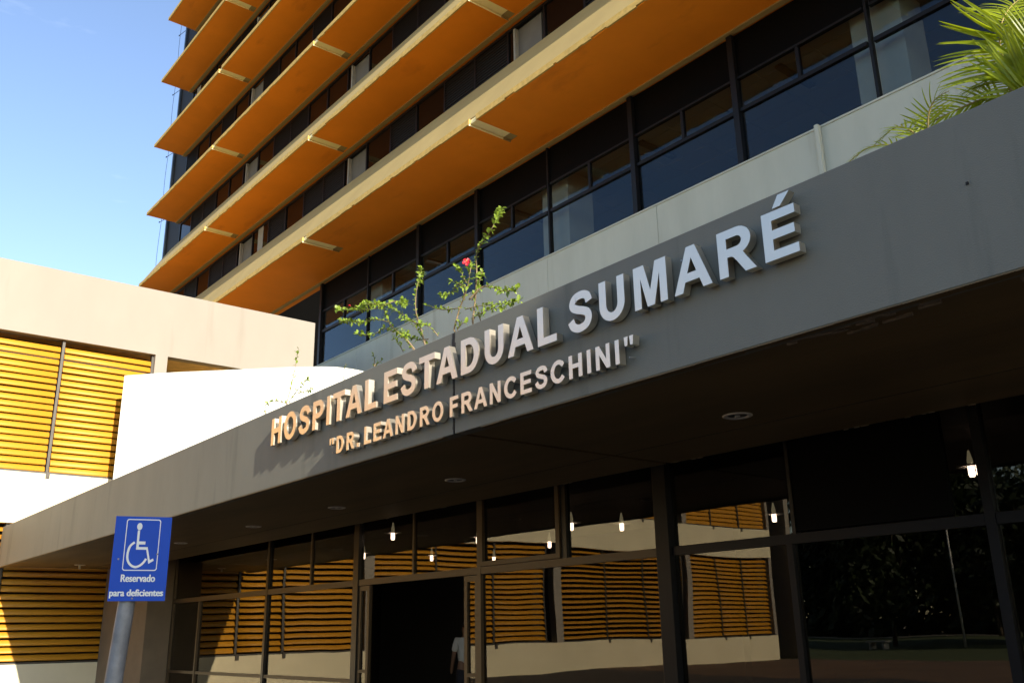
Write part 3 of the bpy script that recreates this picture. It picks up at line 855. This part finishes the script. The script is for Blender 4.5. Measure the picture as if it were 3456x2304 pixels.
# photograph proportions: board 870 x 1290 units
def U(x): return (x - 435) / 870 * 2 * UW
def V(y): return Z1 - y / 1290 * (Z1 - Z0)
flat([rrect(U(170), U(700), V(835), V(40), .012), rrect(U(183), U(687), V(820), V(55), .009)], .0062, .0072, 'border')
def P(*a): return [(U(x), V(y)) for x, y in a]
head = [(U(375 + 41 * math.cos(R(k * 20))), V(155 + 56 * math.sin(R(k * 20)))) for k in range(18)]
body = P((352,215),(387,215),(387,385),(487,385),(487,432),(390,432),(390,472),(528,472),(580,672),(628,645),(640,680),(562,728),(510,512),(352,512))
wheel_c = [(322,400),(262,455),(235,540),(232,630),(256,705),(310,760),(375,778),(440,752),(492,700),(520,650)]
wh = catmull([Vector((x, y, 0)) for x, y in wheel_c], 4)
Lw, Rw = [], []
for i, p in enumerate(wh):
    t = (wh[min(i+1,len(wh)-1)] - wh[max(i-1,0)]).normalized(); nn = Vector((-t.y, t.x, 0)) * 17
    Lw.append((U((p+nn).x), V((p+nn).y))); Rw.append((U((p-nn).x), V((p-nn).y)))
flat([head], .0062, .0072, 'symbol'); flat([body], .0062, .0072, 'symbol'); flat([Lw + Rw[::-1]], .0062, .0072, 'symbol')
def print_text(txt, u0, u1, vbase, xh):
    cu = bpy.data.curves.new('lettering', 'FONT'); cu.body = txt; cu.size = 1; cu.offset = .012; cu.extrude = 0
    o = bpy.data.objects.new('lettering', cu); me = bpy.data.meshes.new_from_object(o)
    bpy.data.objects.remove(o)
    xs_ = [v.co.x for v in me.vertices]; a, b = min(xs_), max(xs_)
    sx = (u1 - u0) / (b - a + .06); sy = xh
    mb = MB()
    for k, du in enumerate((-.03, -.01, .01, .03)):           # bold: the stroke is printed four times side by side
        mb.add([SB(u0 + (v.co.x - a + du + .03) * sx, vbase + v.co.y * sy, .0072 + k * .00015) for v in me.vertices], [tuple(p.vertices) for p in me.polygons])
    return mb.build('lettering', M['white_print'], sg)
print_text('Reservado', U(165), U(690), V(1000), .049)
print_text('para deficientes', U(18), U(835), V(1215), .045)

# ================================================================== PLANTS ON THE CANOPY
SHRUB_B =[
 [(-7.50,5.37,4.65),(-7.40,5.37,4.85),(-7.23,5.34,5.01),(-7.11,5.30,5.18),(-7.20,5.38,5.28)],
 [(-7.45,5.58,4.77),(-7.45,5.61,4.97),(-7.34,5.55,5.15),(-7.41,5.61,5.35),(-7.33,5.54,5.47),(-7.18,5.49,5.54),(-6.98,5.45,5.59),(-6.92,5.49,5.72),(-7.37,5.93,6.16)],
 [(-7.55,5.55,5.04),(-7.65,5.58,5.24),(-7.77,5.52,5.32)],
 [(-7.32,5.39,5.09),(-7.50,5.42,5.18),(-7.68,5.47,5.14),(-7.97,5.51,5.19)],
 [(-7.34,5.33,4.84),(-7.67,5.35,4.92),(-7.86,5.35,5.00),(-7.89,5.28,5.02)],
 [(-7.32,5.44,4.95),(-7.17,5.49,5.05),(-7.05,5.52,5.03),(-6.78,5.48,4.89),(-6.49,5.42,4.81)],
 [(-7.57,5.57,4.94),(-7.37,5.61,4.93),(-7.11,5.65,4.88),(-6.69,5.60,4.78)],
 [(-7.13,5.42,4.73),(-6.93,5.43,4.73),(-6.68,5.39,4.66)],
 [(-7.30,5.39,5.12),(-7.30,5.36,5.16),(-7.35,5.34,5.27),(-7.58,5.45,5.40)],
 [(-7.45,5.38,4.64),(-7.37,5.39,4.69),(-7.29,5.38,4.66)],
 [(-7.48,5.60,4.78),(-7.40,5.60,4.84),(-7.30,5.57,4.78)],
 [(-7.34,5.49,4.96),(-7.24,5.49,5.05),(-7.23,5.55,5.29)],
]
SHRUB_A =[
 [(-8.10,5.40,4.67),(-8.24,5.44,4.89),(-8.20,5.35,5.04),(-8.16,5.32,5.23),(-8.16,5.35,5.39),(-8.39,5.55,5.68)],
 [(-8.31,5.48,4.92),(-8.60,5.48,5.13),(-8.82,5.45,5.26),(-9.09,5.50,5.43)],
 [(-8.19,5.31,4.62),(-8.46,5.35,4.83),(-8.82,5.41,5.06),(-8.88,5.40,5.15),(-9.17,5.50,5.41),(-8.80,5.17,5.28),(-9.22,5.27,5.41),(-10.00,5.64,5.66)],
 [(-9.08,5.53,5.20),(-9.48,5.58,5.36),(-9.81,5.57,5.41),(-10.48,5.64,5.62)],
 [(-9.16,5.39,5.37),(-9.55,5.39,5.46),(-10.12,5.35,5.62)],
 [(-8.75,5.41,4.96),(-8.98,5.41,5.07),(-9.18,5.36,5.03),(-9.55,5.34,5.15)],
 [(-8.45,5.35,4.64),(-8.57,5.35,4.78),(-8.66,5.34,4.88)],
 [(-8.23,5.33,4.62),(-8.40,5.33,4.78),(-8.57,5.30,4.94)],
 [(-7.72,5.32,4.63),(-7.86,5.30,4.77),(-8.21,5.37,4.92),(-8.42,5.26,5.01)],
 [(-9.03,5.31,5.31),(-8.75,5.30,5.29),(-8.67,5.41,5.33),(-8.23,5.25,5.13)],
 [(-8.11,5.46,4.72),(-8.40,5.46,4.80),(-8.82,5.56,5.02)],
 [(-8.13,5.44,4.70),(-8.29,5.45,4.85),(-8.29,5.39,4.92)],
]
SHRUB_C =[
 [(-11.48,5.38,4.58),(-11.41,5.43,4.94),(-11.37,5.46,5.29),(-11.23,5.41,5.37)],
 [(-11.27,5.31,4.60),(-11.61,5.30,4.70),(-11.87,5.28,4.72)],
 [(-11.30,5.35,4.64),(-10.89,5.33,4.79),(-10.65,5.29,4.79)],
 [(-11.34,5.49,4.78),(-10.97,5.53,4.78)],
 [(-12.11,5.38,4.62),(-12.16,5.40,4.82)],
]
SHRUB_D =[
 [(-9.14,5.38,4.64),(-9.14,5.39,4.71),(-9.08,5.33,4.77)],
 [(-9.03,5.32,4.61),(-9.03,5.36,4.64),(-9.02,5.41,4.68)],
]
SHRUB_E =[
 [(-9.79,5.34,4.62),(-9.85,5.38,4.76),(-9.84,5.39,4.84)],
]
PALM =[
 [(-2.05,6.10,4.98),(-2.05,6.12,5.21),(-2.07,6.15,5.44),(-2.00,6.07,5.55),(-1.97,6.28,5.78),(-1.84,6.33,5.82)],
 [(-2.02,6.10,5.00),(-2.21,6.15,5.12),(-2.46,6.15,5.11),(-2.62,6.02,5.05),(-3.01,6.27,5.15)],
 [(-2.03,6.10,4.98),(-1.96,6.12,5.18),(-1.87,6.05,5.32),(-1.78,6.05,5.47)],
 [(-2.03,6.10,5.01),(-2.10,6.13,5.16),(-2.21,6.19,5.24),(-2.24,6.06,5.12)],
 [(-2.00,6.10,4.96),(-1.86,6.07,5.10),(-1.73,6.18,5.23)],
 [(-2.75,6.10,5.00),(-2.81,6.13,5.10),(-2.89,6.18,5.13),(-2.97,6.14,5.09)],
]

def leaf_into(mb, p, d, n, L, wd):
    s = d.cross(n).normalized() * wd * L
    n = n.normalized()
    a = p; b = p + d * L * .35 + n * L * .06; c = p + d * L * .72 + n * L * .04; e = p + d * L - n * L * .08
    k = len(mb.v)
    mb.v += [tuple(q) for q in (a, b - s + n*L*.07, b, b + s + n*L*.07, c - s*.75 + n*L*.05, c, c + s*.75 + n*L*.05, e)]
    mb.f += [(k,k+1,k+2),(k,k+2,k+3),(k+1,k+4,k+5,k+2),(k+2,k+5,k+6,k+3),(k+4,k+7,k+5),(k+5,k+7,k+6)]
def rv(): return Vector((random.gauss(0,1), random.gauss(0,1), random.gauss(0,1))).normalized()
def shrub(label, branches, base, leafL, dens, flower=None, buds=()):
    t = thing('hibiscus_shrub', label, 'shrub', base)
    O = Vector(base); fol = MB()
    for bi, br in enumerate(branches):
        pts = catmull([Vector(p) - O for p in br], 5)
        # branches that start at the rim run down to the soil
        if (pts[0] + O).z < 4.86 and bi in (0, 1, 2, 7, 9):
            pts = [Vector((pts[0].x * .55, (base[1] + .18 - O.y) + .02, 0))] + pts
        r0 = .011 if len(br) > 4 else .0065
        MB().tube(pts, [r0 * (1 - .75 * i / (len(pts)-1)) for i in range(len(pts))], 5).build('branch', M['stem'], t, smooth=True)
        total = sum((pts[i+1]-pts[i]).length for i in range(len(pts)-1))
        for i in range(len(pts) - 1):
            seg = pts[i+1] - pts[i]; f = i / (len(pts)-1)
            if (pts[i] + O).z < 4.45: continue
            n = max(1, int(seg.length / .017 * dens * (.55 + .9 * f)))
            for j in range(n):
                p = pts[i] + seg * random.random()
                d = (rv() * 1.0 + seg.normalized() * .55 + Vector((0,0,.18))).normalized()
                leaf_into(fol, p, d, (rv() * .6 + Vector((.3,-.3,1))).normalized(), leafL * random.uniform(.55, 1.15) * (.75 + .4 * f), .26)
    stuff(fol.build('foliage', M['leaf'], t))
    if flower:
        c = Vector(flower) - O; ax = Vector((.75, -.62, .15)).normalized(); u = ax.orthogonal().normalized(); v = ax.cross(u)
        for k in range(5):
            w = 2*math.pi*k/5 + .3; d = (u*math.cos(w) + v*math.sin(w)); s = ax.cross(d)
            mb = MB(); L = .047
            P_ = [c, c + d*L*.45 - s*L*.28 + ax*.008, c + d*L*.5 + ax*.004, c + d*L*.45 + s*L*.28 + ax*.008, c + d*L*.85 - s*L*.38 + ax*.012, c + d*L*.95 + ax*.004, c + d*L*.85 + s*L*.38 + ax*.012, c + d*L*1.08 - ax*.004]
            mb.add(P_, [(0,1,2),(0,2,3),(1,4,5,2),(2,5,6,3),(4,7,5),(5,7,6)])
            mb.build('petal', M['petal'], t)
        MB().tube([c, c + ax*.03, c + ax*.05 + Vector((0,0,-.008))], [.003,.0025,.005], 6).build('stamen', M['stamen'], t)
    for bd in buds:
        c = Vector(bd) - O
        MB().tube([c, c + Vector((-.02,0,.012)), c + Vector((-.045,-.01,.02))], [.003,.010,.002], 6).build('bud', M['petal'], t)
    return t
shrub('tall hibiscus shrub with one open red flower above the letters DUAL', SHRUB_B, (-7.35, 5.5, 4.13), .066, 1.25, (-7.215, 5.33, 5.315))
shrub('wide hibiscus shrub with arching branches above the letters ESTA', SHRUB_A, (-8.25, 5.5, 4.13), .066, 1.2, None, [(-9.72, 5.36, 5.56)])
shrub('thin small hibiscus shrub against the white curved wall above HOSPITAL', SHRUB_C, (-11.45, 5.5, 4.13), .060, .85)
shrub('short leafy hibiscus tip just showing over the canopy edge above the first E', SHRUB_D, (-9.08, 5.45, 4.13), .050, 1.6)
shrub('single thin hibiscus sprig in front of the end of the curved white wall', SHRUB_E, (-9.82, 5.45, 4.13), .040, .7)

# ------------------------------------------------------------------ palms
leaflets = []
for k in range(3):
    mb = MB(); N = 7; vs = []
    droop = (.10, .22, .34)[k]
    for i in range(N + 1):
        t = i / N
        w = .045 * (math.sin(math.pi * min(1, t * 1.15 + .10)) ** .7 if t < .999 else 0)
        w = .044 * (min(1, t * 6 + .35)) * (1 - t) ** .5
        z = -droop * t * t
        vs += [(t, -w, z + w * .4), (t, 0, z), (t, w, z + w * .4)]
    fs = []
    for i in range(N):
        a = i * 3; fs += [(a, a+3, a+4, a+1), (a+1, a+4, a+5, a+2)]
    me = bpy.data.meshes.new('leaflet'); me.from_pydata(vs, [], fs); me.materials.append(M['frond']); leaflets.append(me)
def frond(parent, O, ctrl, normal, L0, npairs, ang0=75, ang1=28, start=.12, droopk=None, sides=(1,-1)):
    pts = catmull([Vector(p) - O for p in ctrl], 8)
    f = MB().tube(pts, [.011 * (1 - .8 * i / (len(pts)-1)) for i in range(len(pts))], 6).build('frond', M['rib'], parent, smooth=True)
    seglen = [0]
    for i in range(len(pts)-1): seglen.append(seglen[-1] + (pts[i+1]-pts[i]).length)
    T = seglen[-1]
    for j in range(npairs):
        s = start + (1 - start) * (j + .5) / npairs
        d = s * T
        i = max(k for k in range(len(pts)) if seglen[k] <= d + 1e-9); i = min(i, len(pts)-2)
        p = pts[i].lerp(pts[i+1], (d - seglen[i]) / max(1e-6, seglen[i+1]-seglen[i]))
        t = (pts[i+1] - pts[i]).normalized()
        n = (normal - t * normal.dot(t)).normalized()
        sd = t.cross(n)
        env = math.sin(math.pi * min(1, .22 + .78 * s) ** .9) ** .55 if s < .99 else .3
        for q in sides:
            a = R(ang0 + (ang1 - ang0) * s + random.uniform(-5, 5))
            dr = (t * math.cos(a) + sd * q * math.sin(a) + n * random.uniform(.05, .28)).normalized()
            if dr.z > .2: dr = (dr + Vector((0, 0, -.1))).normalized()
            up = (n + Vector((0, 0, .25)) + rv() * .18).normalized(); up = (up - dr * up.dot(dr)).normalized()
            y = up.cross(dr)
            L = L0 * env * random.uniform(.9, 1.08)
            o = bpy.data.objects.new('leaflet', leaflets[droopk if droopk is not None else random.choice((0, 1, 1, 2))])
            COL.objects.link(o); o.parent = f
            m = Matrix((dr * L, y * L, up * L)).transposed().to_4x4(); m.translation = p
            o.matrix_local = m
    return f
pb = (-2.02, 6.15, 4.13)
palm = thing('palm', 'bright green feather-leaved palm standing on the canopy roof at the upper right', 'palm', pb); O = Vector(pb)
MB().tube([(0,0,0), (.0,0,.4), (-.02,-.02,.86)], [.07,.055,.04], 10).build('stem', M['bark'], palm, smooth=True)
vw = Vector((.32, -.93, .0))
frond(palm, O, [(-2.05,6.12,4.85)] + PALM[0], vw, .42, 36, 80, 50, .22, 1)
frond(palm, O, [(-2.05,6.12,4.85), (-2.16,6.2,5.09), (-2.42,6.15,5.10), (-2.72,6.1,5.03), (-3.0,6.12,4.86)], Vector((.35,-.85,.35)), .30, 28, 62, 30, .16, 1)
frond(palm, O, [(-2.0,6.12,4.85)] + PALM[2][:], vw, .42, 20, 65, 35, .25)
frond(palm, O, [(-2.05,6.16,4.85)] + PALM[3], Vector((.3,-.8,.45)), .30, 18, 70, 30, .2, 2)
frond(palm, O, [(-1.98,6.12,4.85)] + PALM[4], vw, .42, 18, 65, 35, .25)
frond(palm, O, [(-2.03,6.2,4.85), (-1.9,6.5,5.3), (-1.6,6.8,5.7), (-1.2,7.0,5.8)], Vector((-.5,-.3,.8)), .42, 18, 65, 35, .2)
frond(palm, O, [(-2.0,6.12,4.85), (-1.7,6.0,5.2), (-1.2,5.9,5.4), (-.7,5.9,5.2)], Vector((0,-.6,.8)), .42, 18, 65, 35, .2)
pb2 = (-2.62, 6.02, 4.13)
palm2 = thing('palm', 'low young palm with short fronds peeping over the canopy edge left of the bigger palm', 'palm', pb2); O2 = Vector(pb2)
MB().tube([(0,0,0), (0,0,.35)], [.04,.03], 8).build('stem', M['bark'], palm2, smooth=True)
frond(palm2, O2, [(-2.62,6.02,4.5), (-2.66,6.0,4.9), (-2.80,6.0,5.08), (-3.0,6.0,5.02)], Vector((.5,-.6,.6)), .22, 18, 65, 35, .3, 1)
frond(palm2, O2, [(-2.62,6.02,4.5), (-2.58,5.98,4.95), (-2.50,5.95,5.12), (-2.36,5.9,5.12)], Vector((.2,-.9,.4)), .26, 18, 70, 35, .3, 1)
frond(palm2, O2, [(-2.62,6.02,4.5), (-2.75,5.95,4.85), (-2.98,5.9,4.96), (-3.2,5.85,4.86)], Vector((.4,-.6,.7)), .2, 16, 70, 35, .3, 1)

# ================================================================== PERSON IN THE LOBBY
def person(loc, face):
    t = thing('person', 'person in a white shirt standing in the dark lobby behind the right door leaf', 'person', loc)
    t.rotation_euler = (0, 0, face)
    def skin(name, m, verts, edges, root, sub=2):
        me = bpy.data.meshes.new(name); me.from_pydata([v[:3] for v in verts], edges, [])
        o = bpy.data.objects.new(name, me); COL.objects.link(o)
        o.modifiers.new('skin', 'SKIN')
        for i, v in enumerate(verts):
            r = v[3]; me.skin_vertices[0].data[i].radius = r if isinstance(r, tuple) else (r, r)
        me.skin_vertices[0].data[root].use_root = True
        s = o.modifiers.new('sub', 'SUBSURF'); s.levels = sub; s.render_levels = sub
        dg = bpy.context.evaluated_depsgraph_get(); me2 = bpy.data.meshes.new_from_object(o.evaluated_get(dg))
        bpy.data.objects.remove(o)
        me2.materials.clear(); me2.materials.append(m)
        for p in me2.polygons: p.use_smooth = True
        return link(name, me2, t)
    # one continuous figure: pelvis, spine, neck, head, arms with hands, legs with feet
    vs = [(0,0,.95,(.15,.11)),(0,.0,1.15,(.135,.10)),(0,-.01,1.36,(.165,.11)),(0,.0,1.48,(.09,.075)),(0,.01,1.55,(.052,.052)),(0,.03,1.63,(.075,.092)),(0,.03,1.73,(.066,.085)),
          (.19,0,1.43,.062),(.25,.02,1.16,.046),(.24,.14,.94,.036),(.235,.19,.86,.036),(.225,.23,.79,.016),
          (-.19,0,1.43,.062),(-.25,.02,1.16,.046),(-.24,.14,.94,.036),(-.235,.19,.86,.036),(-.225,.23,.79,.016),
          (.10,0,.84,.095),(.105,.02,.50,.068),(.105,-.01,.09,.045),(.11,.13,.045,.038),
          (-.10,0,.84,.095),(-.105,.02,.50,.068),(-.105,-.01,.09,.045),(-.11,.13,.045,.038)]
    ed = [(0,1),(1,2),(2,3),(3,4),(4,5),(5,6),(2,7),(7,8),(8,9),(9,10),(10,11),(2,12),(12,13),(13,14),(14,15),(15,16),(0,17),(17,18),(18,19),(19,20),(0,21),(21,22),(22,23),(23,24)]
    skin('body', M['skin'], vs, ed, 0)
    sh = [(0,0,.93,(.178,.140)),(0,0,1.15,(.170,.138)),(0,-.01,1.36,(.205,.150)),(0,0,1.475,(.112,.10)),(.19,0,1.43,.085),(.245,.015,1.20,.068),(-.19,0,1.43,.085),(-.245,.015,1.20,.068)]
    skin('shirt', M['shirt'], sh, [(0,1),(1,2),(2,3),(2,4),(4,5),(2,6),(6,7)], 0)
    tr = [(0,0,.97,(.16,.122)),(.10,0,.82,.112),(.105,.02,.50,.085),(.105,-.005,.12,.07),(-.10,0,.82,.112),(-.105,.02,.50,.085),(-.105,-.005,.12,.07)]
    skin('trousers', M['trousers'], tr, [(0,1),(1,2),(2,3),(0,4),(4,5),(5,6)], 0)
    hr = [(0,.0,1.66,(.078,.085)),(0,.01,1.765,(.076,.092)),(0,.02,1.80,(.04,.05))]
    skin('hair', M['hair'], hr, [(0,1),(1,2)], 0)
    return t
person((-15.98, 11.75, .03), R(75))

# ================================================================== PARK BEHIND THE CAMERA (seen in the glass)
def tree(loc, h, spread, label, nleaf, trunk_h, seed, group=None, leafs=.36, name='broad_tree'):
    rnd = random.Random(seed)
    t = thing(name, label, 'tree', loc, group)
    tr = MB(); tr.tube([(0,0,-.1),(.05,.02,trunk_h*.5),(.0,.1,trunk_h),(.1,.05,h*.7)], [.05*h**.8*.5,.04*h**.8*.45,.03*h**.8*.42,.02], 9)
    cl = []
    for k in range(11):
        a = rnd.uniform(0, 6.28); r = spread * rnd.uniform(.25, .85); z = trunk_h + (h - trunk_h) * rnd.uniform(.1, .85)
        c = Vector((r*math.cos(a), r*math.sin(a), z)); cl.append((c, spread * rnd.uniform(.28, .5)))
        tr.tube([(0,.08,trunk_h*.9), (c.x*.5, c.y*.5, trunk_h + (z - trunk_h)*.6), tuple(c)], [.07*h*.12,.045*h*.12,.015], 5)
    tr.build('trunk', M['bark'], t, smooth=True)
    mb = MB()
    for i in range(nleaf):
        c, r = cl[rnd.randrange(len(cl))]
        d = Vector((rnd.gauss(0,1), rnd.gauss(0,1), rnd.gauss(0,.75))); d = d.normalized() * r * rnd.random() ** .4
        p = c + d
        n = Vector((rnd.gauss(0,1), rnd.gauss(0,1), rnd.gauss(0,1)+.4)).normalized(); u = n.orthogonal().normalized(); v = n.cross(u)
        L = leafs * rnd.uniform(.6, 1.3)
        k = len(mb.v); mb.v += [tuple(p - u*L), tuple(p + v*L*.45), tuple(p + u*L), tuple(p - v*L*.45)]; mb.f.append((k,k+1,k+2,k+3))
    o = mb.build('crown', M['tree_leaf'], t); stuff(o)
    return t
tg = 'park trees mirrored in the entrance glass'
tree((-33, -42, 0), 13, 7.5, 'broad dark park tree mirrored in the glass behind the concrete bench', 9000, 1.9, 1, tg)
tree((-27, -47, 0), 14, 8, 'largest dark park tree mirrored in the glass, left of the pale lamp post', 10000, 2.0, 2, tg)
tree((-20, -52, 0), 12, 7.5, 'dark park tree mirrored behind the pale lamp post', 9000, 1.8, 3, tg)
tree((-12, -46, 0), 12, 7.5, 'dark park tree mirrored at the right end of the entrance glass', 8000, 1.8, 5, tg)
tree((-38, -68, 0), 15, 9, 'tallest dark tree at the back of the mirrored park', 8000, 2, 6, tg)
tree((18.2, .5, 0), 14.3, 4.2, 'tree to the right of the forecourt that shades the right end of the canopy', 15000, 9.0, 8, None, .22)  # out of view; added so its crown shades the fascia end and parking sign
# the wood closing the park behind the trees: one dark mass
mb = MB(); rnd = random.Random(21)
for i in range(16000):
    p = Vector((rnd.uniform(-95, 25), rnd.uniform(-86, -76), 11 * rnd.random() ** 1.1))
    n = Vector((rnd.gauss(0,1), rnd.gauss(0,1), rnd.gauss(0,1))).normalized(); u = n.orthogonal().normalized(); v = n.cross(u); L = rnd.uniform(.5, 1.0)
    k = len(mb.v); mb.v += [tuple(p - u*L), tuple(p + v*L*.6), tuple(p + u*L), tuple(p - v*L*.6)]; mb.f.append((k,k+1,k+2,k+3))
tag(mb.build('woodland', M['tree_leaf']), kind='stuff')
bn = thing('park_bench', 'pale concrete bench mirrored at the foot of the park trees', 'bench', (-30.8, -36.0, 0)); bn.rotation_euler = (0, 0, R(20))
B(-.95, .95, -.24, .24, .42, .50).build('seat', M['bench'], bn, bevel=.01)
for x in (-.6, .6): B(x - .10, x + .10, -.2, .2, 0, .42).build('leg', M['bench'], bn)
lp = thing('lamp_post', 'slim pale lamp post standing in the mirrored park', 'lamp post', (-26.5, -38.0, 0))
MB().tube([(0,0,0),(0,0,7.2)], [.07,.045], 8).build('pole', M['lamp_post'], lp, smooth=True)
MB().box(-.12, .5, -.1, .1, 7.2, 7.3).build('lamp_head', M['grey_post'], lp)
